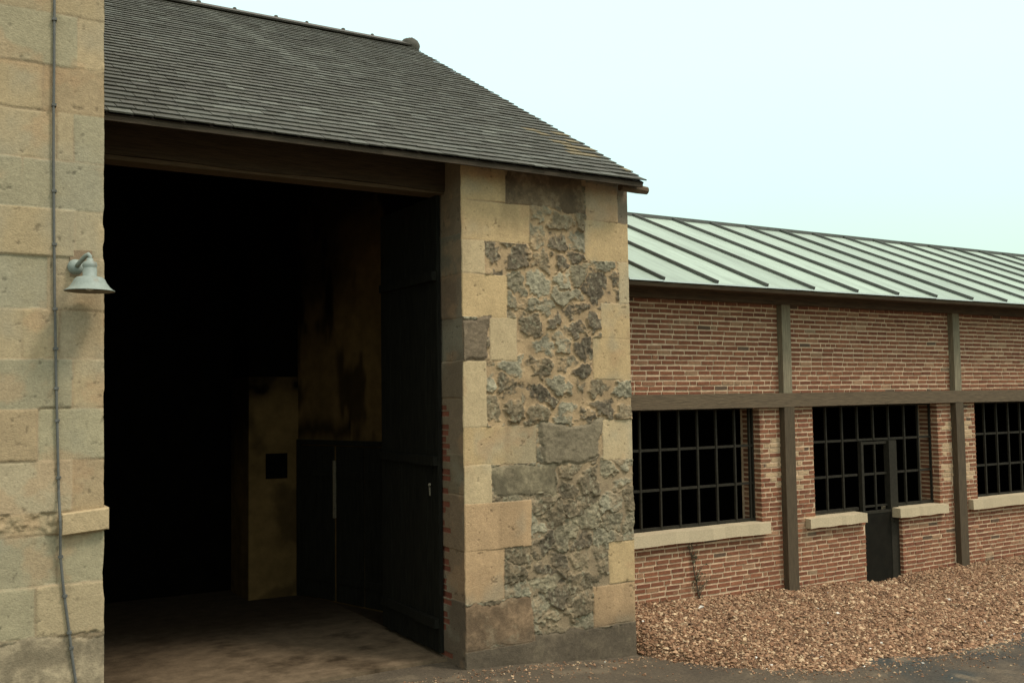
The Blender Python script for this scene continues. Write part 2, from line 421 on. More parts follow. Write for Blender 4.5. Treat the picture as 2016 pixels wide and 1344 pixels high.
# ------------------------------------------------------------------ stone walls as relief
def relief(U, Z, blocks, rub_col, seed, cell=0.33):
    """height and colour of a wall face: dressed blocks given as rectangles, rubble in mortar elsewhere.
    blocks: (x0, x1, z0, z1, colour, kind)"""
    nu, nz_ = U.shape
    wob = 0.010
    Uw = U + wob * 2 * (fbm(U, Z, 4, 3, seed) - 0.5) + 0.006 * (fbm(U, Z, 22, 2, seed + 1) - 0.5)
    Zw = Z + wob * 2 * (fbm(U, Z, 4, 3, seed + 3) - 0.5) + 0.006 * (fbm(U, Z, 22, 2, seed + 5) - 0.5)
    r2 = np.random.default_rng(seed)
    H = np.zeros_like(U); C = np.zeros(U.shape + (3,))
    fine = fbm(U, Z, 28, 4, seed + 7, 0.6); med = fbm(U, Z, 7, 4, seed + 9, 0.6); low = fbm(U, Z, 1.6, 4, seed + 12)
    # rubble
    x0, x1, z0, z1 = U.min(), U.max(), Z.min(), Z.max()
    nx = int((x1 - x0) / cell) + 2; nzc = int((z1 - z0) / (cell * 0.8)) + 2
    px, pz = np.meshgrid(np.arange(nx) * cell + x0, np.arange(nzc) * cell * 0.8 + z0, indexing='ij')
    px = px + r2.uniform(-.45, .45, px.shape) * cell; pz = pz + r2.uniform(-.45, .45, pz.shape) * cell * 0.8
    px = px.ravel(); pz = pz.ravel(); npnt = len(px)
    Uv = U + 0.085 * (fbm(U, Z, 5, 3, seed + 20) - 0.5) * 2 + 0.05 * (fbm(U, Z, 17, 3, seed + 27) - 0.5) * 2; Zv = Z + 0.085 * (fbm(U, Z, 5, 3, seed + 24) - 0.5) * 2 + 0.05 * (fbm(U, Z, 17, 3, seed + 29) - 0.5) * 2
    F1 = np.full(U.shape, 9.); F2 = np.full(U.shape, 9.); I = np.zeros(U.shape, int)
    for k in range(npnt):
        d = np.hypot(Uv - px[k], (Zv - pz[k]) * 1.2)
        lt = d < F1
        F2 = np.where(lt, F1, np.minimum(F2, d)); I = np.where(lt, k, I); F1 = np.where(lt, d, F1)
    gap = r2.uniform(-0.02, 0.05, npnt)[I] + 0.05 * sstep(0.5, 0.7, fbm(U, Z, 3.0, 3, seed + 33)) - 0.03 * sstep(2.4, 1.9, Z)
    g = sstep(0, 0.06, (F2 - F1) - gap + 0.05 * (fine - 0.5))
    hgt = r2.uniform(0.004, 0.020, npnt)[I]
    ridge_ = 1 - np.abs(2 * fbm(U + 0.3 * Z, Z - 0.5 * U, 11, 4, seed + 30, 0.6) - 1)
    tilt = ((U - px[I]) * r2.uniform(-.12, .12, npnt)[I] * .6 + (Z - pz[I]) * r2.uniform(-.10, .04, npnt)[I])
    Hr = -0.008 + 0.006 * (med - .5) + g * (hgt + tilt + 0.030 * (ridge_ - 0.75) + 0.022 * (med - 0.5))
    pal = np.array(rub_col)
    pc = pal[r2.integers(0, len(pal), npnt)] * r2.uniform(0.95, 1.35, (npnt, 1))
    Cs = pc[I] * (0.45 + 1.1 * fine[..., None]) * (0.65 + 0.7 * med[..., None])
    Cs = mixc(Cs, (0.33, 0.285, 0.185), sstep(0.55, 0.70, fbm(U * 1.5, Z, 18, 4, seed + 40, .65)) * 0.5)
    Cm = mixc((0.37, 0.25, 0.135), (0.27, 0.195, 0.115), sstep(2.6, 1.9, Z)) * (0.62 + 0.76 * med[..., None])
    H[:] = Hr
    gc = g * (1 - 0.75 * sstep(0.55, 0.70, fbm(U, Z, 6.5, 5, seed + 44, 0.65)))      # mortar smeared over the stones
    C[:] = Cm * (1 - gc[..., None]) + Cs * gc[..., None]
    for (bx0, bx1, bz0, bz1, col, kind) in blocks:
        d = np.minimum(np.minimum(Uw - bx0, bx1 - Uw), np.minimum(Zw - bz0, bz1 - Zw))
        if kind != 'a':
            d = d + 0.20 * (fbm(U, Z, 3.3, 4, seed + 70) - 0.5) * (Z > 0.16 + 0.1 * (kind == 'r'))
        m = d > 0
        if not m.any():
            r2.random(4); continue
        off = r2.uniform(-0.004, 0.005); tl = r2.uniform(-0.01, 0.01)
        col = np.asarray(col) * r2.uniform(0.94, 1.06)
        if kind == 'a':       # dressed ashlar
            # rounded, sometimes open joint
            e = sstep(0.0, 0.016, d)
            jn = fbm(U, Z, 2.5, 3, seed + 50)
            h = off + tl * (U - bx0) + 0.004 * (med - .5) + 0.0025 * (fine - .5) - (1 - e) * (0.002 + 0.008 * sstep(.5, .75, jn))
            pit = sstep(0.76, 0.84, fbm(U, Z, 17, 3, seed + 55))
            h = h - 0.005 * pit
            cc = col * (0.93 + 0.14 * fine[..., None]) * (0.87 + 0.26 * med[..., None])
            cc = mixc(cc, np.array((0.30, 0.27, 0.19)), sstep(0.52, 0.72, low) * 0.45)
            cc = mixc(cc, np.array((0.42, 0.25, 0.13)), sstep(0.60, 0.75, fbm(U, Z, 3.2, 4, seed + 57)) * 0.35)
            cc = cc * (1 - 0.35 * pit[..., None])
            cc = mixc(cc, np.array((0.30, 0.21, 0.125)), (1 - e) * 0.6 * sstep(.3, .6, jn))
        elif kind == 'r':     # one big rough stone, split face
            e = sstep(0.0, 0.05, d)
            h = -0.004 + e * 0.022 + 0.016 * (med - .5) + 0.010 * (ridge_ - .75)
            cc = col * (0.70 + 0.6 * fine[..., None]) * (0.75 + 0.5 * med[..., None])
        elif kind == 'p':     # smeared render / plaster
            e = sstep(0.0, 0.03, d)
            h = 0.003 + 0.010 * (med - .5) + 0.005 * (fine - .5) - 0.006 * (1 - e)
            cc = col * (0.55 + 0.9 * med[..., None]) * (0.6 + 0.8 * fine[..., None])
            cc = mixc(cc, (0.33, 0.25, 0.155), sstep(0.56, 0.72, fbm(U, Z, 6, 5, seed + 61, .65)) * 0.5)
            cc = mixc(cc, col * 0.55, sstep(.5, .68, fbm(U, Z, 4.5, 4, seed + 66)) * 0.7)
        H = np.where(m, h, H); C = np.where(m[..., None], cc, C)
    return H, C


WARM = (0.47, 0.325, 0.165); PALE = (0.48, 0.355, 0.20); PINK = (0.45, 0.29, 0.155); GREY = (0.31, 0.275, 0.18); SAND = (0.385, 0.29, 0.165)
RUB = [(0.17, 0.138, 0.085), (0.13, 0.098, 0.058), (0.20, 0.168, 0.108), (0.105, 0.08, 0.05), (0.16, 0.12, 0.07), (0.215, 0.185, 0.122)]

barn = thing('stone_barn', 'stone barn with slate roof and wide open dark cart entrance', 'barn', (4.6, 10.4, 0.0))

# the pier right of the entrance: front face
ux = np.arange(5.36, 7.7801, 0.008); uz = np.arange(-0.34, 5.80, 0.008)
U, Z = np.meshgrid(ux, uz, indexing='ij')
a0, a1 = 5.30, 7.85
BL = [
    # broad patches first, blocks over them
    (5.955, 7.119, 5.27, 6.3, (0.17, 0.115, 0.065), 'p'),
    (6.40, 7.31, 2.20, 2.69, (0.185, 0.145, 0.09), 'r'),
    (5.715, 6.60, 1.86, 2.20, (0.22, 0.175, 0.105), 'p'),
    (a0, a1, -1, 0.20, (0.165, 0.122, 0.078), 'p'),
    (a0, 6.235, 0.150, 0.687, (0.235, 0.15, 0.085), 'p'),
    # left quoins
    (a0, 5.955, 5.293, 6.4, WARM, 'a'), (a0, 6.29, 4.825, 5.293, WARM, 'a'), (a0, 5.668, 4.436, 4.825, PALE, 'a'),
    (a0, 5.963, 3.931, 4.436, WARM, 'a'), (a0, 5.715, 3.428, 3.931, (0.165, 0.12, 0.075), 'r'), (5.715, 6.095, 3.428, 3.931, PALE, 'a'),
    (a0, 5.672, 2.672, 3.428, PALE, 'a'), (a0, 6.344, 2.234, 2.672, WARM, 'a'), (a0, 5.718, 1.799, 2.234, PALE, 'a'),
    (a0, 6.255, 1.267, 1.799, PINK, 'a'), (a0, 5.88, 0.687, 1.267, PINK, 'a'),
    # right quoins
    (7.119, 7.611, 5.193, 5.649, PINK, 'a'), (7.611, a1, 5.193, 6.4, (0.20, 0.15, 0.10), 'a'), (7.119, 7.611, 5.649, 6.4, (0.24, 0.17, 0.11), 'a'),
    (7.093, a1, 4.688, 5.193, WARM, 'a'), (7.602, a1, 4.16, 4.688, PALE, 'a'), (7.321, a1, 3.722, 4.16, WARM, 'a'),
    (7.185, a1, 3.203, 3.722, WARM, 'a'), (7.31, a1, 2.214, 2.717, PALE, 'a'), (7.369, a1, 0.69, 1.212, WARM, 'a'), (7.125, a1, 0.202, 0.69, PINK, 'a'),
]
H, C = relief(U, Z, BL, RUB, 100)
H[0, :] -= 0.012; H[-1, :] -= 0.012
C = mixc(C, (0.09, 0.068, 0.045), sstep(0.42, 0.05, Z + 0.35 * (fbm(U, Z, 2.5, 4, 301) - .5)) * 0.6)
C = mixc(C, C * 0.72, sstep(0.5, 0.7, fbm(U * 2.5, Z * 0.6, 1.2, 4, 303)) * 0.6)
Xe = U.copy()
Xe[0, :] += 0.018 * (fbm(uz, uz * 0, 7, 4, 310) - 0.4)
Xe[-1, :] -= 0.018 * (fbm(uz, uz * 0, 7, 4, 311) - 0.4)
pf = MB().grid(np.stack([Xe, YF - H, Z], -1), C)
# left reveal of the pier: depth 0.62, red bricks show at its back edge
vy = np.arange(0, 0.641, 0.01)
V2, Z2 = np.meshgrid(vy, uz[::1], indexing='ij')
zs = [-1, 0.69, 1.267, 1.9, 2.36, 3.0, 3.43, 3.93, 4.44, 4.9, 5.35, 7]
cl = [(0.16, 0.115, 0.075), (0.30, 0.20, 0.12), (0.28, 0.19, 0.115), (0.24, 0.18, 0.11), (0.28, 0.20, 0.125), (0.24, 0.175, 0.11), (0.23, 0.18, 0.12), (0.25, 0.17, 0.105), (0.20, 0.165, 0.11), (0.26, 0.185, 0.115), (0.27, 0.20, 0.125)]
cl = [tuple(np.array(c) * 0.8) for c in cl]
RB = [(-0.2, 0.9, zs[k], zs[k + 1], cl[k], 'a') for k in range(11)]
H2, C2 = relief(V2, Z2, RB, RUB, 200)
bk = fbm(V2 * 0, np.floor(Z2 / 0.075) * 7.7, 1, 1, 211)
bz = (Z2 / 0.075) % 1
bwid = 0.30 + 0.22 * fbm(V2 * 0, np.floor(Z2 / 0.075) * 3.1, 1, 1, 214)
mask = ((V2 > bwid) & (V2 < 0.62) & (bz > 0.2) & (bk > 0.36) & (fbm(Z2 * 0, Z2, 1.1, 2, 218) + 0.35 * sstep(2.4, 0.6, Z2) > 0.55))
C2 = np.where(mask[..., None], np.array((0.17, 0.055, 0.030)) * (0.7 + 0.6 * bk[..., None]), C2)
H2 = H2 - np.where(mask, 0.004, 0)
X2 = 5.36 - H2 + 0.012
X2[0] = Xe[0]
Yr = YF + V2
Yr[0] = (YF - H)[0]
pf.grid(np.stack([X2, Yr, Z2], -1)[::-1], C2[::-1])
# core of the pier behind the faces
pf.box(5.42, 7.72, YF + 0.06, 10.58, -0.3, 5.79, (0.25, 0.19, 0.12))
o = pf.build('pier_wall', M_stone, barn, smooth=True)
o['label'] = 'stone pier of buff quoins filled with grey rubble in mortar'

# gable wall with sloping top, behind the pier; back wall; far end
gb = MB()
yy = [YF + 0.05, RIDGE_Y, 23.0]
pts = [(y, -0.4) for y in yy[::-1]] + [(y, float(roof_z(y)) - 0.12) for y in yy]
n = len(pts)
V = [(7.74, y, z) for y, z in pts] + [(7.30, y, z) for y, z in pts]
# concave-free polygon order: bottom back -> bottom front -> front top -> ridge -> back top
F = [tuple(range(n)), tuple(range(2 * n - 1, n - 1, -1))] + [(i, n + i, n + (i + 1) % n, (i + 1) % n) for i in range(n)]
gb.add(V, F)
gb.build('gable_wall', M_plain, barn)
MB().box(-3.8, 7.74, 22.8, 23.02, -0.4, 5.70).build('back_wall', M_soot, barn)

# slate roof
deck = MB()
uv = np.array([0, math.cos(SL), math.sin(SL)]); nv = np.array([0, -math.sin(SL), math.cos(SL)])
O = np.array([0, EAVE_Y, EAVE_Z])
LR = math.hypot(RIDGE_Y - EAVE_Y, RIDGE_Z - EAVE_Z)
deck.obox(O + (XL, 0, 0) + uv * 0.03 - nv * 0.075, (XV - 0.03 - XL, 0, 0), uv * (LR - 0.05), nv * 0.05, (0.05, 0.035, 0.022))
uvb = np.array([0, -math.cos(SL), math.sin(SL)]); nvb = np.array([0, math.sin(SL), math.cos(SL)])
Ob = np.array([0, 2 * RIDGE_Y - EAVE_Y, EAVE_Z])
deck.obox(Ob + (XV - 0.03, 0, 0) - nvb * 0.075, (-(XV - 0.03 - XL), 0, 0), uvb * (LR - 0.05), nvb * 0.07, (0.05, 0.045, 0.036))
roof = deck.build('roof', M_wood_beam, barn)
slates = MB()
EXPO = 0.175
nc = int(LR / EXPO)
pal = np.array([(0.055, 0.052, 0.038), (0.066, 0.064, 0.048), (0.047, 0.044, 0.031), (0.076, 0.075, 0.058), (0.060, 0.056, 0.042), (0.092, 0.091, 0.071)])
for r in range(nc + 1):
    s0 = r * EXPO
    length = min(EXPO * 1.35, LR - s0 + 0.02)
    x = XL - rng.uniform(0, 0.2)
    xend = XV + rng.uniform(-0.015, 0.03)
    while x < xend - 0.02:
        wd = rng.uniform(0.17, 0.29)
        x1 = min(x + wd, xend)
        if xend - x1 < 0.06: x1 = xend
        xa = max(x, XL)
        lift = rng.uniform(0, 0.004)
        th = rng.uniform(0.011, 0.016)
        ds = rng.normal(0, 0.004)
        c = pal[rng.choice(6, p=[.26, .25, .16, .13, .15, .05])] * rng.uniform(1.1, 1.3)
        cx, cs = (xa + x1) / 2, s0 / LR
        # pale run-off streak down from the ridge and lichen by the verge corner (marks of the roof itself)
        streak = math.exp(-((cx - (3.9 + 1.45 * (1 - cs))) / 0.16) ** 2) * (cs > 0.45)
        c = c * (1 - 0.55 * streak) + np.array((0.15, 0.15, 0.12)) * 0.55 * streak
        if cx > 7.2 and cs < 0.25 and rng.random() < 0.28:
            c = c * 0.6 + np.array((0.27, 0.19, 0.07)) * 0.4
        if x1 - xa > 0.02:
            p = O + uv * (s0 + ds) + nv * (0.018 + lift)
            top = uv * length - nv * 0.022
            g = 0.003
            q = np.array([(xa + g, 0, 0), (x1 - g, 0, 0)])
            sk = uv * rng.normal(0, 0.004)
            P8 = [p + q[0] - nv * th, p + q[1] - nv * th + sk, p + q[1] + top - nv * th, p + q[0] + top - nv * th,
                  p + q[0], p + q[1] + sk, p + q[1] + top, p + q[0] + top]
            slates.hexa(P8, c)
        x = x1
slates.build('slates', M_slate, roof)
rc_ = MB()
for sgn in (1, -1):
    u_ = uv if sgn == 1 else uvb; n_ = nv if sgn == 1 else nvb
    o_ = np.array([XL, RIDGE_Y, RIDGE_Z + 0.045])
    if sgn == 1:
        rc_.obox(o_ - u_ * 0.20, (XV - XL - 0.06, 0, 0), u_ * 0.20, n_ * 0.03, (0.085, 0.075, 0.06))
    else:
        rc_.obox(o_ - u_ * 0.20 + (XV - XL - 0.06, 0, 0), (-(XV - XL - 0.06), 0, 0), u_ * 0.20, n_ * 0.03, (0.085, 0.075, 0.06))
for xk in np.arange(2.1, 7.4, 0.62):
    V = []
    rr = 0.035 * rng.uniform(0.8, 1.15)
    rc_.lathe([(0.0, 0.045), (rr * .6, 0.04), (rr, 0.03), (rr * 1.1, -0.03), (rr * .9, -0.09)], (xk + rng.uniform(-.06, .06), RIDGE_Y, RIDGE_Z + 0.06), 10, (0.10, 0.09, 0.07))
rc_.build('ridge_cap', M_slate, roof)
fn = MB()
prof = [(0.01, 0.09), (0.08, 0.085), (0.14, 0.055), (0.17, 0.0), (0.19, -0.06), (0.17, -0.14)]
fn.lathe(prof, (XV - 0.02, RIDGE_Y, RIDGE_Z + 0.05), 18, (0.07, 0.064, 0.048))
fn.v[-1] = fn.v[-1] + 0.03 * (np.random.default_rng(4).random(fn.v[-1].shape) - 0.5)
fn.build('finial', M_slate, roof, smooth=True)
MB().obox(O + (XL, 0.03, -0.07), (XV - 0.05 - XL, 0, 0), (0, 0.03, 0.0), (0, 0, 0.045), (0.05, 0.035, 0.02)).build('eave_board', M_wood_beam, roof)
MB().tube([(7.55, 9.80, 5.62), (7.80, 9.80, 5.615), (7.97, 9.80, 5.61)], [0.055, 0.058, 0.05], 10, (0.10, 0.065, 0.035)).build('purlin_end', M_wood_beam, roof)

# entrance beam and boarding above it
lb = MB()
xs = np.linspace(1.46, 5.50, 24)
for i in range(23):
    s0 = 0.012 * math.sin(i * 0.5); s1 = 0.012 * math.sin((i + 1) * 0.5)
    x0, x1 = xs[i], xs[i + 1]
    P8 = [(x0, 10.37, 5.465 + s0), (x1, 10.37, 5.465 + s1), (x1, 10.72, 5.45 + s1), (x0, 10.72, 5.45 + s0), (x0, 10.36, 5.80), (x1, 10.36, 5.80), (x1, 10.72, 5.80), (x0, 10.72, 5.80)]
    lb.hexa(P8, (0.050, 0.032, 0.016))
lb.box(1.46, 5.50, 10.40, 10.66, 5.425, 5.468, (0.095, 0.062, 0.032))
lb.build('lintel_beam', M_wood_beam, barn)
MB().box(1.46, 7.3, 10.46, 10.60, 5.80, 6.10, (0.02, 0.014, 0.008)).build('wall_plate', M_wood_beam, barn)

# the big door leaf standing open against the inside
leaf = MB()
ys = np.linspace(10.47, 12.13, 12)
for i in range(11):
    lx = 5.30 + (0.012 if i >= 4 else 0) + rng.uniform(-0.003, 0.003)
    leaf.box(lx, lx + 0.05, ys[i] + 0.003, ys[i + 1] - 0.003, 0.045 + rng.uniform(0, .02), 5.42)
dl = leaf.build('large_door', M_door, barn)
dl['label'] = 'tall black boarded door leaf swung open inwards'
for z in (0.39, 2.27, 4.455):
    bt = MB().box(5.235, 5.297, 10.475, 11.06, z - 0.055, z + 0.055)
    bt.box(5.27, 5.309, 11.055, 12.10, z - 0.05, z + 0.05)
    bt.build('batten', M_door, dl)
lt = MB().lathe([(0.0, 0.02), (0.016, 0.02), (0.02, 0.0)], (5.295, 10.68, 1.98), 10, axis=(-1, 0, 0))
lt.box(5.285, 5.297, 10.672, 10.688, 1.85, 1.95, (1, 1, 1), 0.003)
lt.build('latch', M_lampin, dl)

# inside: end wall, side wall with plank doors
PLB = np.array((0.105, 0.062, 0.023)); SOOT_SHADE = np.array((0.006, 0.004, 0.0022))  # dark tone for soot marks and for shade painted on the walls
pw = MB()
gx = np.arange(4.38, 5.1601, 0.03); gz = np.arange(-0.05, 3.381, 0.03)
A_, B_ = np.meshgrid(gx, gz, indexing='ij')
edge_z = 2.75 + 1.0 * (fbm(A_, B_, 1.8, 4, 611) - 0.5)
pc_ = mixc(PLB * (0.7 + 0.6 * fbm(A_, B_, 2.5, 4, 612)[..., None]), SOOT_SHADE, np.clip(sstep(0, 0.75, B_ - edge_z) * 0.85 + 0.5 * sstep(0.55, 0.72, fbm(A_, B_, 2.0, 4, 613)), 0, 1))  # soot blotches, plus painted shade: plaster fades darker towards the top
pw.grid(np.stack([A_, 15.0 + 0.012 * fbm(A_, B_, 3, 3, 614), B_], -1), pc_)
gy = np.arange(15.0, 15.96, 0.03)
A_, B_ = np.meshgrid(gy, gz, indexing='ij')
pc_ = mixc(PLB * (0.6 + 0.6 * fbm(A_, B_, 2.5, 4, 622)[..., None]), SOOT_SHADE, sstep(1.2, 2.9, B_ + 0.8 * (fbm(A_, B_, 2, 3, 623) - .5)) * 0.9)  # shade painted into the end face, deepening upwards
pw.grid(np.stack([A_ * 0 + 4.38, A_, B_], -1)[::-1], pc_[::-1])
pw.box(4.40, 5.16, 15.03, 15.95, -0.05, 3.38, SOOT_SHADE)
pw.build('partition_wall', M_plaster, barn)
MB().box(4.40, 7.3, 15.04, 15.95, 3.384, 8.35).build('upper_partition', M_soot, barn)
hb = MB()
hb.box(4.642, 4.978, 14.985, 15.03, 1.812, 2.193)
hb.build('wall_hatch', M_ochre, barn)['label'] = 'small square black hatch in the inner wall'
sw = MB()
A = np.array([5.16, 15.02]); B = np.array([5.86, 12.75])
d2 = (B - A) / np.linalg.norm(B - A); n2 = np.array([-d2[1], d2[0]])
if n2[0] < 0: n2 = -n2
def wall_seg(m_, p, q, z0, z1, th):
    d_ = (q - p) / np.linalg.norm(q - p); nn = np.array([-d_[1], d_[0]])
    if nn[0] < 0: nn = -nn
    p2 = p + nn * th; q2 = q + nn * th
    m_.hexa([(*p, z0), (*q, z0), (*q2, z0), (*p2, z0), (*p, z1), (*q, z1), (*q2, z1), (*p2, z1)], SOOT_SHADE)
L_ = np.linalg.norm(B - A)
gt = np.arange(0, L_ + 0.02, 0.04); gz = np.arange(-0.05, 6.61, 0.04)
A_, B_ = np.meshgrid(gt, gz, indexing='ij')
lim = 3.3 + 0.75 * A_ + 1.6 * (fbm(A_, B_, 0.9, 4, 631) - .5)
pc_ = mixc(PLB * (0.65 + 0.7 * fbm(A_, B_, 1.8, 4, 632)[..., None]), SOOT_SHADE, np.clip(sstep(0, 1.5, B_ - lim) * 0.92 + sstep(0.5, 0.68, fbm(A_ * 1.6, B_ * 0.55, 1.7, 4, 634)) * 0.75 + 0.8 * np.exp(-((B_ - 2.45 - 0.2 * fbm(A_, A_ * 0, 5, 3, 636)) / 0.14) ** 2) * (A_ < 1.3), 0, 1))  # soot streaks and band over the doors; the fade above is painted shade
pp = A + A_[..., None] * d2 - n2 * 0.004
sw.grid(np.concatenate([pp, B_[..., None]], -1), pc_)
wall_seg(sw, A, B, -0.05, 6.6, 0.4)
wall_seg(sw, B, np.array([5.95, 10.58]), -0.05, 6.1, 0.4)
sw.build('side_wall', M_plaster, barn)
fr = MB()
Ao = A - n2 * 0.05; L_ = np.linalg.norm(B - A)
def on_side(t, off, z): 
    p = A + d2 * t - n2 * off
    return (p[0], p[1], z)
def side_box(m_, t0, t1, o0, o1, z0, z1):
    m_.hexa([on_side(t0, o0, z0), on_side(t1, o0, z0), on_side(t1, o1, z0), on_side(t0, o1, z0), on_side(t0, o0, z1), on_side(t1, o0, z1), on_side(t1, o1, z1), on_side(t0, o1, z1)])
side_box(fr, 0.03, 0.10, 0.05, -0.02, 0.01, 2.40)
side_box(fr, 0.10, 2.2, 0.05, -0.02, 2.33, 2.40)
fr_o = fr.build('door_frame', M_door, barn)
for (t0, t1) in ((0.11, 0.92), (0.99, 1.60), (1.64, 2.2)):
    lf = MB()
    tt = np.linspace(t0, t1, 5)
    for i in range(4):
        side_box(lf, tt[i] + .002, tt[i + 1] - .002, 0.035, -0.015, 0.03, 2.31)
    side_box(lf, t0 + 0.03, t1 - 0.03, 0.06, 0.036, 0.30, 0.40)
    side_box(lf, t0 + 0.03, t1 - 0.03, 0.06, 0.036, 1.85, 1.95)
    lf.build('inner_door', M_door, barn)
ps = MB()
side_box(ps, 0.935, 0.972, 0.055, 0.0, 1.25, 2.1)
ps.c = [q * np.array((0.14, 0.11, 0.07)) for q in ps.c]
ps.build('door_edge_strip', M_wood_beam, barn)
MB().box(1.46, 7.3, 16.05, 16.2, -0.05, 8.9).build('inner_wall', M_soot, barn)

# ------------------------------------------------------------------ taller stone building on the left
YL = 9.30
tower = thing('stone_building', 'tall ashlar building corner of large buff and grey blocks, cut off by the frame', 'building', (-1.2, 9.6, 0.0))


def corner_x(z):
    return 1.461 - (z - 0.58) * 0.0092


ux = np.arange(-2.6, 1.4701, 0.0115); uz = np.arange(-0.2, 8.4, 0.0115)
U, Z = np.meshgrid(ux, uz, indexing='ij')
q0 = -4.0; q1 = 1.7
def px(p): return 0.618 + p * 0.00402
BT = []
def course(z0, z1, joints, cols):
    e = [q0, -2.1 + rng.uniform(-.2, .2), -1.25 + rng.uniform(-.25, .25), -0.35 + rng.uniform(-.2, .2)] + [px(j) for j in joints] + [q1]
    cc = [SAND, LG, GREY] + list(cols)
    cc = [tuple(np.array(c) * 0.85 + np.array((0.375, 0.297, 0.18)) * 0.15) for c in cc]
    for k in range(len(e) - 1):
        BT.append((e[k], e[k + 1], z0, z1, cc[k], 'a'))
GREY = (0.315, 0.27, 0.17); SAND = (0.375, 0.285, 0.165)
LG = (0.335, 0.285, 0.175); DW = (0.35, 0.25, 0.14); YW = (0.385, 0.285, 0.158); BR = (0.42, 0.31, 0.175)
course(7.9, 9.0, [60], [SAND, GREY]); course(7.42, 7.9, [130], [GREY, SAND]); course(6.92, 7.42, [40], [SAND, LG])
course(6.40, 6.92, [70], [SAND, YW])
course(5.94, 6.40, [142], [LG, BR]); course(5.53, 5.94, [75], [YW, DW]); course(5.11, 5.53, [103, 137], [SAND, SAND, GREY])
course(4.68, 5.11, [37], [GREY, GREY]); course(4.27, 4.68, [141], [YW, YW]); course(3.81, 4.27, [88], [GREY, DW])
course(3.385, 3.81, [42, 112], [SAND, YW, DW]); course(2.96, 3.385, [140], [GREY, BR]); course(2.52, 2.96, [74], [DW, LG])
course(2.08, 2.52, [142], [(0.40, 0.32, 0.20), DW]); course(1.89, 2.08, [118], [SAND, YW]); course(1.465, 1.89, [116], [GREY, LG])
course(1.04, 1.465, [74], [LG, SAND]); BT.append((q0, q1, -1, 1.04, (0.30, 0.235, 0.148), 'p'))
H, C = relief(U, Z, BT, RUB, 400)
er = sstep(0.42, 0.62, fbm(U, Z, 9, 4, 450)) * ((Z > 1.89) & (Z < 2.08) & (U < 1.09))
H = H - 0.02 * er + 0.012 * ((Z > 1.89) & (Z < 2.08) & (U < 1.09))
cut = corner_x(uz) + 0.012 * (fbm(uz, uz * 0, 6, 4, 460) - 0.5) - 0.012 * sstep(0.62, 0.8, fbm(uz, uz * 0, 3.5, 3, 462))
Xm = np.minimum(U, cut[None, :])
H = np.where(U >= cut[None, :] - 0.012, H - 0.008, H)
tw = MB().grid(np.stack([Xm, YL - H, Z], -1), C)
nb = len(uz)
side = np.stack([np.stack([cut, np.full(nb, yv), uz], -1) for yv in (YL - 0.0, YL + 0.15, YL + 8.0)], 0)
side[0, :, 1] = (YL - H)[-1]
sc_ = np.repeat(C[-1][None] * 0.8, 3, 0)
tw.grid(side, sc_)
tw.box(-4.0, -2.6, YL, 17.3, -0.3, 8.39, (0.33, 0.26, 0.16))
tw.box(-2.62, 1.36, YL + 0.08, 17.3, -0.3, 8.385, (0.33, 0.26, 0.16))
tw.build('wall', M_stone, tower, smooth=True)
sb = MB()
su = np.linspace(0, 1, 40); sv = np.linspace(0, 1, 20)
SU, SV = np.meshgrid(su, sv, indexing='ij')
Xs = 1.098 + SU * (1.478 - 1.098); Zs = (1.882 + 0.03 * SU) + SV * 0.185
hh = 0.075 + 0.008 * (fbm(Xs, Zs, 14, 4, 470) - .5) - 0.012 * (1 - sstep(0, .06, np.minimum(np.minimum(SU, 1 - SU) * 2, np.minimum(SV, 1 - SV))))
cs_ = np.array(BR) * (0.85 + 0.3 * fbm(Xs, Zs, 12, 4, 472)[..., None])
Pf = np.stack([Xs, YL - hh, Zs], -1)
sb.grid(Pf, cs_)
Bk = Pf.copy(); Bk[..., 1] = YL + 0.3
for sl_ in (np.s_[:, 0:1], np.s_[:, -1:], ):
    sb.grid(np.concatenate([Bk[sl_], Pf[sl_]], 1), np.concatenate([cs_[sl_], cs_[sl_]], 1))
for sl_ in (np.s_[0:1, :], np.s_[-1:, :]):
    sb.grid(np.concatenate([Pf[sl_], Bk[sl_]], 0), np.concatenate([cs_[sl_], cs_[sl_]], 0))
sb.build('string_course', M_stone, tower)['label'] = 'clean cut band stone projecting past the corner'

# cable on that wall
ck = [(0.985, 7.6), (0.997, 6.516), (1.003, 5.7), (1.007, 5.171), (1.020, 4.4), (1.032, 3.848), (1.045, 3.3), (1.064, 2.76), (1.078, 2.3), (1.092, 1.898), (1.10, 1.70), (1.124, 1.467), (1.150, 1.25), (1.183, 0.991), (1.205, 0.818), (1.237, 0.60), (1.255, 0.35), (1.26, 0.1), (1.262, -0.03)]
cz = np.array([c[1] for c in ck])[::-1]; cxx = np.array([c[0] for c in ck])[::-1]
zz = np.arange(-0.03, 7.6, 0.06)
xx = np.interp(zz, cz, cxx) + 0.004 * (fbm(zz, zz * 0, 2, 3, 480) - .5)
yo = YL - 0.022 - 0.055 * np.exp(-((zz - 1.98) / 0.16) ** 2)
cab = MB().tube(list(zip(xx, yo, zz)), 0.0115, 8)
cable = cab.build('electric_cable', M_cable)
tag(cable, 'thin grey cable running down the ashlar wall beside the lamp', 'cable')
for z in (6.342, 5.584, 4.832, 4.37, 3.813, 3.472, 3.132, 2.857, 2.372, 1.703, 1.37, 1.06, 0.927):
    x = float(np.interp(z, cz, cxx))
    MB().box(x - 0.017, x + 0.020, YL - 0.038, YL + 0.0, z - 0.011, z + 0.011, (1, 1, 1), 0.002).build('clip', M_cable, cable)

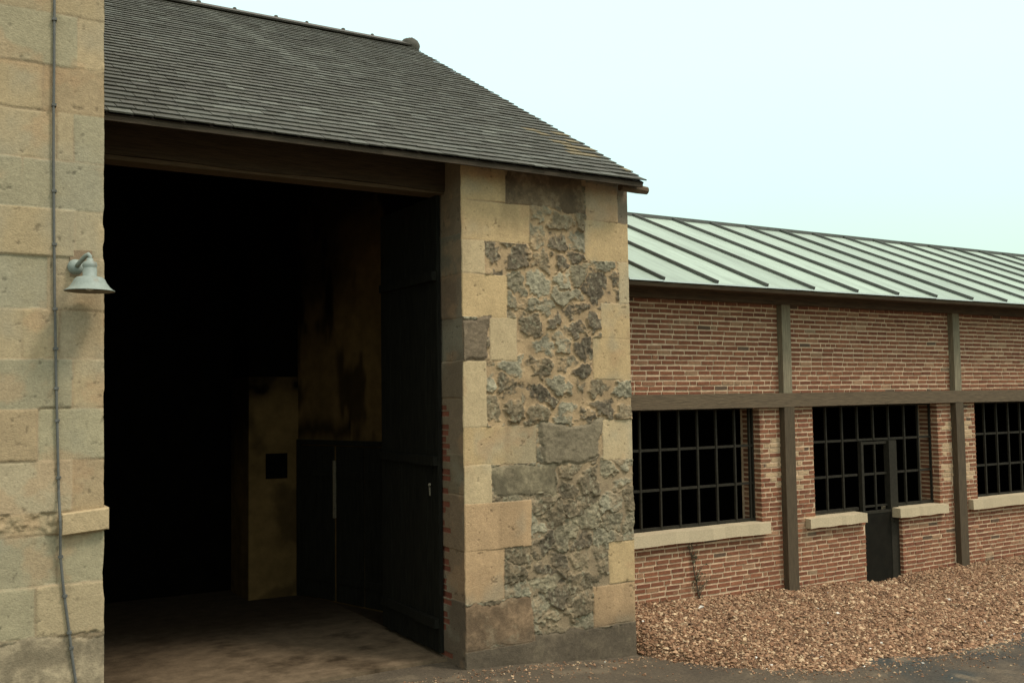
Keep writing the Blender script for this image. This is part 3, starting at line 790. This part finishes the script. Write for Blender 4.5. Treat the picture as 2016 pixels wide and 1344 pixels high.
# wall lamp
lamp = thing('wall_lamp', 'grey enamelled bell lamp on a short bracket at the corner of the ashlar wall', 'lamp', (1.19, 9.30, 4.17))
MB().box(1.150, 1.32, YL - 0.016, YL + 0.01, 4.11, 4.33, (0.24, 0.165, 0.10), 0.006).build('back_plate', M_stone, lamp)
MB().lathe([(0.0, 0.05), (0.03, 0.05), (0.055, 0.03), (0.068, 0.0)], (1.195, YL - 0.012, 4.185), 20, axis=(0, -1, 0)).build('mount', M_lamp, lamp, smooth=True)
LX, LY = 1.275, 9.05
MB().tube([(1.197, YL - 0.05, 4.185), (1.215, YL - 0.10, 4.215), (1.250, YL - 0.18, 4.262), (1.268, LY + 0.03, 4.272), (LX, LY, 4.255), (LX, LY, 4.21)], [0.020, 0.020, 0.020, 0.019, 0.018, 0.018], 10).build('arm', M_lamp, lamp, smooth=True)
MB().lathe([(0.0, 4.235), (0.025, 4.235), (0.028, 4.215), (0.055, 4.20), (0.060, 4.17), (0.054, 4.155), (0.054, 4.15), (0.058, 4.145), (0.056, 4.075), (0.07, 4.07)], (LX, LY, 0), 28).build('socket', M_lamp, lamp, smooth=True)
prof = [(0.070, 4.078), (0.104, 4.071), (0.124, 4.052), (0.138, 4.022), (0.160, 3.99), (0.186, 3.966), (0.203, 3.957), (0.2035, 3.953)]
sh = MB().lathe(prof, (LX, LY, 0), 48)
shade = sh.build('shade', M_lamp, lamp, smooth=True)
MB().lathe([(0.2035, 3.953), (0.199, 3.956), (0.18, 3.968), (0.155, 3.985), (0.13, 4.018), (0.10, 4.055), (0.0, 4.068)], (LX, LY, 0), 48).build('reflector', M_lampin, shade, smooth=True)
MB().lathe([(0.0, 3.955), (0.03, 3.965), (0.042, 3.99), (0.03, 4.03), (0.02, 4.06)], (LX, LY, 0), 20).build('bulb', M_glass, lamp, smooth=True)
# ------------------------------------------------------------------ brick building
wing = thing('brick_building', 'long low timber framed brick building with barred windows and seamed zinc roof', 'building', (15.0, 10.6, 0.0))
YB = 10.587            # brick faces
XE = 30.0
Z_EAVE, Y_EAVE, Z_RDG, Y_RDG = 4.505, 9.985, 6.30, 14.22
posts = [11.043, 15.110, 19.177, 23.244]
BMZ0, BMZ1 = 2.811, 3.016
WT = 1.146             # window sill top
core = MB()
MC = (0.60, 0.42, 0.265)
def wall_box(x0, x1, z0, z1): core.box(x0, x1, YB + 0.010, YB + 0.38, z0, z1, MC)
wall_box(7.80, XE, BMZ1 - 0.02, 4.62)                       # above the beam
spans = [(10.633, 11.745), (14.740, 15.760), (18.798, 19.771), (22.742, XE)]
for a, b in spans: wall_box(a, b, -0.4, BMZ0 + 0.05)
for a, b in ((7.80, 10.633), (11.745, 12.856), (13.747, 14.740), (15.760, 18.798), (19.771, 22.742)): wall_box(a, b, -0.4, WT - 0.16 if b < 22 else WT)
core.box(10.633, 11.745, YB + 0.39, YB + 0.40, 0, 2.8, MC)
wall = core.build('wall', M_mortar, wing)

bricks = MB()
BP = np.array([(0.215, 0.080, 0.040), (0.195, 0.070, 0.035), (0.235, 0.092, 0.046), (0.175, 0.060, 0.031), (0.225, 0.085, 0.042), (0.11, 0.065, 0.04), (0.27, 0.15, 0.08)])
CH = 0.0712
def bcol(x=None, z=None):
    if x is not None and 1.45 < z < 2.5:                 # piers beside the windows: old lime wash still covers many bricks
        near = any(p - 0.36 < x < p + 0.5 for p in posts) and not any(abs(x - q) < 0.13 for q in (10.633, 11.745, 14.740, 15.760, 18.798))
        if near and fbm(np.array([x]), np.array([z]), 2.6, 3, 540)[0] > 0.40 and rng.random() < 0.85:
            return np.array((0.47, 0.315, 0.18)) * rng.uniform(0.85, 1.05)
    c = BP[rng.choice(7, p=[.28, .235, .175, .13, .155, .012, .013])] * rng.uniform(0.88, 1.12)
    t = rng.uniform(0.1, 0.45) if rng.random() < 0.10 else 0.0
    return c * (1 - t) + np.array((0.46, 0.30, 0.17)) * t
def bricks_front(x0, x1, z0, z1):
    k = int(math.floor(z0 / CH))
    while k * CH < z1:
        za = max(k * CH + 0.0128, z0); zb = min((k + 1) * CH - 0.0128, z1)
        if zb - za > 0.02:
            wav = 0.004 * math.sin(k * 1.7)
            x = -0.11 * (k % 2) + rng.uniform(-0.03, 0.03) + math.floor(x0 / 0.23) * 0.23 - 0.23
            while x < x1:
                L = 0.238 if rng.random() > 0.14 else 0.12
                L += rng.uniform(-0.012, 0.012)
                a = max(x + 0.011, x0); b = min(x + L - 0.011, x1)
                if b - a > 0.03:
                    pr = rng.uniform(-0.002, 0.004)
                    sh_ = rng.uniform(-0.0035, 0.0035)
                    bricks.box(a, b, YB + 0.002 - pr, YB + 0.05, za + sh_, zb + sh_, bcol((a + b) / 2, za), 0.0025)
                x += L
        k += 1
def bricks_jamb(x, z0, z1, y1=YB + 0.15):
    """right-hand jamb, faces seen from the left"""
    k = int(math.floor(z0 / CH))
    while k * CH < z1:
        za = max(k * CH + 0.0128, z0); zb = min((k + 1) * CH - 0.0128, z1)
        if zb - za > 0.02:
            y = YB + (0.012 if k % 2 else 0.06)
            bricks.box(x - 0.006 + rng.uniform(-.003, .003), x + 0.05, YB - 0.002, YB + (0.105 if k % 2 else 0.15), za, zb, bcol(), 0.003)
            if k % 2: bricks.box(x - 0.006, x + 0.05, YB + 0.117, y1 + 0.2, za, zb, bcol(), 0.003)
            else: bricks.box(x - 0.006, x + 0.05, YB + 0.162, y1 + 0.2, za, zb, bcol(), 0.003)
        k += 1
pe = [7.80] + [v for p in posts for v in (p + 0.0, p + 0.21)] + [XE]
for i in range(0, len(pe), 2):
    bricks_front(pe[i], pe[i + 1], BMZ1, 4.5)
for a, b in spans:
    p = [q for q in posts if a < q < b]
    if p:
        bricks_front(a, p[0], -0.15, BMZ0); bricks_front(p[0] + 0.21, b, -0.15, BMZ0)
for a, b in ((7.80, 10.633), (11.745, 12.856), (13.747, 14.740), (15.760, 18.798), (19.771, 22.742)): bricks_front(a, b, -0.15, WT - 0.17)
for x in (10.633, 14.740, 18.798): bricks_jamb(x, WT, BMZ0)
bricks_jamb(13.747, -0.05, WT - 0.16)
bo = bricks.build('bricks', M_brick, wall)
bo['label'] = 'red brick infill in thick pale mortar'

# timber frame
def timber(x0, x1, z0, z1, name, col, segs, vertical=True, y0=10.490, y1=10.756):
    m_ = MB()
    if vertical:
        t = np.linspace(z0, z1, segs + 1)
        wob = 0.010 * (fbm(t, t * 0 + x0, 1.5, 3, 501) - 0.5) * 2
        for i in range(segs):
            a, b = wob[i], wob[i + 1]
            m_.hexa([(x0 + a, y0, t[i]), (x1 + a * .6, y0, t[i]), (x1 + a * .6, y1, t[i]), (x0 + a, y1, t[i]), (x0 + b, y0, t[i + 1]), (x1 + b * .6, y0, t[i + 1]), (x1 + b * .6, y1, t[i + 1]), (x0 + b, y1, t[i + 1])], col)
        return m_.build(name, M_wood_grey, wing)
    t = np.linspace(x0, x1, segs + 1)
    wob = 0.012 * (fbm(t, t * 0, 1.1, 3, 503) - 0.5) * 2
    for i in range(segs):
        a, b = wob[i], wob[i + 1]
        m_.hexa([(t[i], y0, z0 + a), (t[i + 1], y0, z0 + b), (t[i + 1], y1, z0 + b), (t[i], y1, z0 + a), (t[i], y0, z1 + a * .6), (t[i + 1], y0, z1 + b * .6), (t[i + 1], y1, z1 + b * .6), (t[i], y1, z1 + a * .6)], col)
    return m_.build(name, M_wood_beam, wing)
for p in posts:
    timber(p, p + 0.21, -0.1, BMZ0 + 0.004, 'post', (0.078, 0.054, 0.030), 8)
    timber(p + 0.005, p + 0.185, BMZ1 - 0.004, 4.62, 'stud', (0.20, 0.162, 0.10), 5, y0=10.496)
timber(7.80, XE, BMZ0, BMZ1, 'beam', (0.115, 0.079, 0.045), 40, False, 10.486, 10.859)

# stone sills
def sill(x0, x1, z0=0.987, z1=1.146):
    m_ = MB()
    t = np.linspace(x0, x1, 14)
    for i in range(13):
        c = np.array((0.47, 0.37, 0.235)) * rng.uniform(0.95, 1.05)
        w0, w1 = (0.004 * math.sin(i * 1.3 + x0), 0.004 * math.sin((i + 1) * 1.3 + x0))
        P8 = [(t[i], 10.485 + w0, z0 + w0), (t[i + 1], 10.485 + w1, z0 + w1), (t[i + 1], 10.859, z0), (t[i], 10.859, z0), (t[i], 10.490 + w0, z1 + w0), (t[i + 1], 10.490 + w1, z1 + w1), (t[i + 1], 10.859, z1 + 0.01), (t[i], 10.859, z1 + 0.01)]
        m_.hexa(P8, c)
    m_.build('sill', M_stone, wing)
sill(7.80, 10.703); sill(11.524, 12.790, 0.987, 1.128); sill(13.586, 14.813, 0.992, 1.138); sill(15.487, 18.951, 0.992, 1.156)

# iron grilles
G = 10.736
def grille(x0, x1, bars, name='window_grille', gap=None):
    f = MB()
    for z in (2.252, 1.704):
        segs_ = [(x0, x1)] if not gap else [(x0, gap[0]), (gap[1], x1)] if z < 2 else [(x0, x1)]
        for a, b in segs_: f.box(a, b, G - 0.017, G + 0.017, z - 0.017, z + 0.017)
    segs_ = [(x0, x1)] if not gap else [(x0, gap[0]), (gap[1], x1)]
    for a, b in segs_: f.box(a, b, G - 0.022, G + 0.022, 1.151, 1.197)
    f.box(x0, x1, G - 0.02, G + 0.02, 2.785, 2.826)
    f.box(x0, x0 + 0.025, G - 0.018, G + 0.018, 1.197, 2.785); f.box(x1 - 0.03, x1 - 0.004, G - 0.018, G + 0.018, 1.197, 2.785)
    g = f.build(name, M_iron, wing)
    for x in bars:
        w_ = 0.0135
        MB().box(x - w_, x + w_, G - 0.028, G + 0.006, 1.157 if not gap or not (gap[0] < x < gap[1]) else 2.252, 2.816, (1, 1, 1), 0.002).build('bar', M_iron, g)
    return g
grille(7.80, 10.631, [8.503, 8.851, 9.194, 9.537, 9.891, 10.250, 10.541])
grille(11.747, 14.738, [12.170, 12.536, 12.895, 13.272, 13.649, 14.039, 14.393], gap=(12.866, 13.747))
grille(15.762, 18.796, [16.216, 16.575, 16.923, 17.282, 17.640, 17.999, 18.357])
# wicket door in the middle window
dr = MB()
dr.box(12.866, 13.727, 10.654, 10.695, -0.02, 1.084)
door = dr.build('door', M_ironp, wing)
door['label'] = 'narrow black iron door with barred top set in the window bay'
f = MB()
f.box(12.933, 12.984, 10.684, 10.756, 1.084, 2.221); f.box(13.558, 13.742, 10.649, 10.756, -0.02, 2.226); f.box(12.984, 13.558, 10.695, 10.736, 2.176, 2.217)
f.box(12.866, 13.558, 10.649, 10.756, 1.082, 1.12); f.box(12.984, 13.558, 10.705, 10.736, 1.177, 1.207); f.box(12.984, 13.558, 10.705, 10.736, 1.684, 1.72)
f.build('door_frame', M_iron, door)
MB().box(13.259, 13.286, 10.695, 10.725, 1.12, 2.18).build('bar', M_iron, door)
MB().lathe([(0.0, 0.035), (0.018, 0.03), (0.02, 0.0)], (13.625, 10.649, 0.93), 10, axis=(0, -1, 0)).build('knob', M_iron, door)

# zinc roof with standing seams
zr = MB()
us = np.array([0, Y_RDG - Y_EAVE, Z_RDG - Z_EAVE]); ls = np.linalg.norm(us); us = us / ls; ns = np.array([0, -us[2], us[1]])
ub = us * (1, -1, 1); nb_ = ns * (1, -1, 1)
Oe = np.array([0, Y_EAVE, Z_EAVE])
seams = [7.43 + 0.935 * k for k in range(1, 25)]
edges = [7.80] + [s for s in seams if 7.85 < s < XE] + [XE + 0.2]
for i in range(len(edges) - 1):
    a, b = edges[i], edges[i + 1]
    dz = rng.uniform(-0.004, 0.004)
    zc = np.array((0.285, 0.345, 0.265)) * rng.uniform(0.88, 1.10)
    zr.obox(Oe + (a, 0, dz) - ns * 0.01, (b - a, 0, 0), us * ls, ns * 0.01, zc, m=0)
    zr.obox(np.array([b, 2 * Y_RDG - Y_EAVE, Z_EAVE]), (a - b, 0, 0), ub * ls, nb_ * 0.01, zc, m=0)
    zr.obox(Oe + (a, -0.012, dz - 0.020), (b - a, 0, 0), (0, 0.01, 0), (0, 0, 0.020), m=2)
for s in edges[1:-1]:
    zr.obox(Oe + (s - 0.015, -0.014, 0) , (0.030, 0, 0), us * (ls + .01), ns * 0.042, m=1)
zr.obox(np.array([7.80, Y_RDG - 0.09, Z_RDG - 0.035]), (XE - 7.6, 0, 0), (0, 0.18, 0), (0, 0, 0.065), m=1)
ro = zr.build('roof', [M_zinc, M_seam, M_drip], wing)
st = MB()
st.obox(Oe + (7.80, 0.03, -0.08), (XE - 7.6, 0, 0), us * ls, ns * 0.05)
st.box(7.80, XE, 10.46, 10.575, 4.33, 4.56); st.box(7.80, XE, 10.03, 10.60, 4.46, 4.49)
st.build('soffit', M_wood_dark, ro)
# dark room behind the bars
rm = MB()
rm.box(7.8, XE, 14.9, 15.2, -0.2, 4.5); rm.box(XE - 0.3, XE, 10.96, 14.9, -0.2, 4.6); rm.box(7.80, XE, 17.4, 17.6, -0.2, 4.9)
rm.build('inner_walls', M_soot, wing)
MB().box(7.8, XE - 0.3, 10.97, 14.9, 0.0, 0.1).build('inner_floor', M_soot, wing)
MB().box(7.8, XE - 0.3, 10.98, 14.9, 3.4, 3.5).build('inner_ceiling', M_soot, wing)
gf = MB()
pz = [(10.60, -0.3), (17.6, -0.3), (17.6, 4.9), (Y_RDG, Z_RDG - .06), (10.60, 4.7)]
V = [(XE, y, z) for y, z in pz] + [(XE - .28, y, z) for y, z in pz]
gf.add(V, [tuple(range(5)), tuple(range(9, 4, -1))] + [(i, 5 + i, 5 + (i + 1) % 5, (i + 1) % 5) for i in range(5)])
gf.build('end_wall', M_mortar, wing)

# dry climbing plant on the brick below the first window
pl = thing('climbing_plant', 'thin dry climbing stems growing up the brickwork below the first window', 'plant', (9.38, 10.56, 0.19))
stx = [(9.41, 0.12), (9.35, 0.27), (9.32, 0.41), (9.28, 0.56), (9.26, 0.72), (9.22, 0.85), (9.205, 0.95)]
tw_ = MB().tube([(x, 10.563 + 0.006 * math.sin(9 * z), z) for x, z in stx], [0.012, 0.011, 0.009, 0.008, 0.006, 0.005, 0.003], 6)
r3 = np.random.default_rng(12)
tips = []
for k in range(26):
    i = r3.integers(0, 6); t = r3.random()
    x = stx[i][0] + (stx[i + 1][0] - stx[i][0]) * t; z = stx[i][1] + (stx[i + 1][1] - stx[i][1]) * t
    L = r3.uniform(0.06, 0.24) * (1.1 - 0.5 * z); a = r3.normal(0, 0.75)
    q = [(x, 10.563, z)]
    for j in range(1, 4):
        q.append((x + math.sin(a + .2 * j) * L * j / 3 + r3.normal(0, .008), 10.557 - 0.004 * j, z + math.cos(a) * L * j / 3))
    tw_.tube(q, [0.005, 0.004, 0.003, 0.002], 5); tips += q[1:]
tw_.build('stem', M_twig, pl)
lv = MB()
for p in tips:
    for _ in range(2):
        s = r3.uniform(0.010, 0.022); c0 = np.array(p) + r3.normal(0, 0.015, 3) * (1, 0.4, 1)
        a, b = r3.normal(size=3), r3.normal(size=3)
        a /= np.linalg.norm(a); b -= a * (a @ b); b /= np.linalg.norm(b)
        lv.add([c0 - a * s, c0 - b * s * .5, c0 + a * s, c0 + b * s * .5], [(0, 1, 2, 3)])
lv.build('leaves', M_leaf, pl)
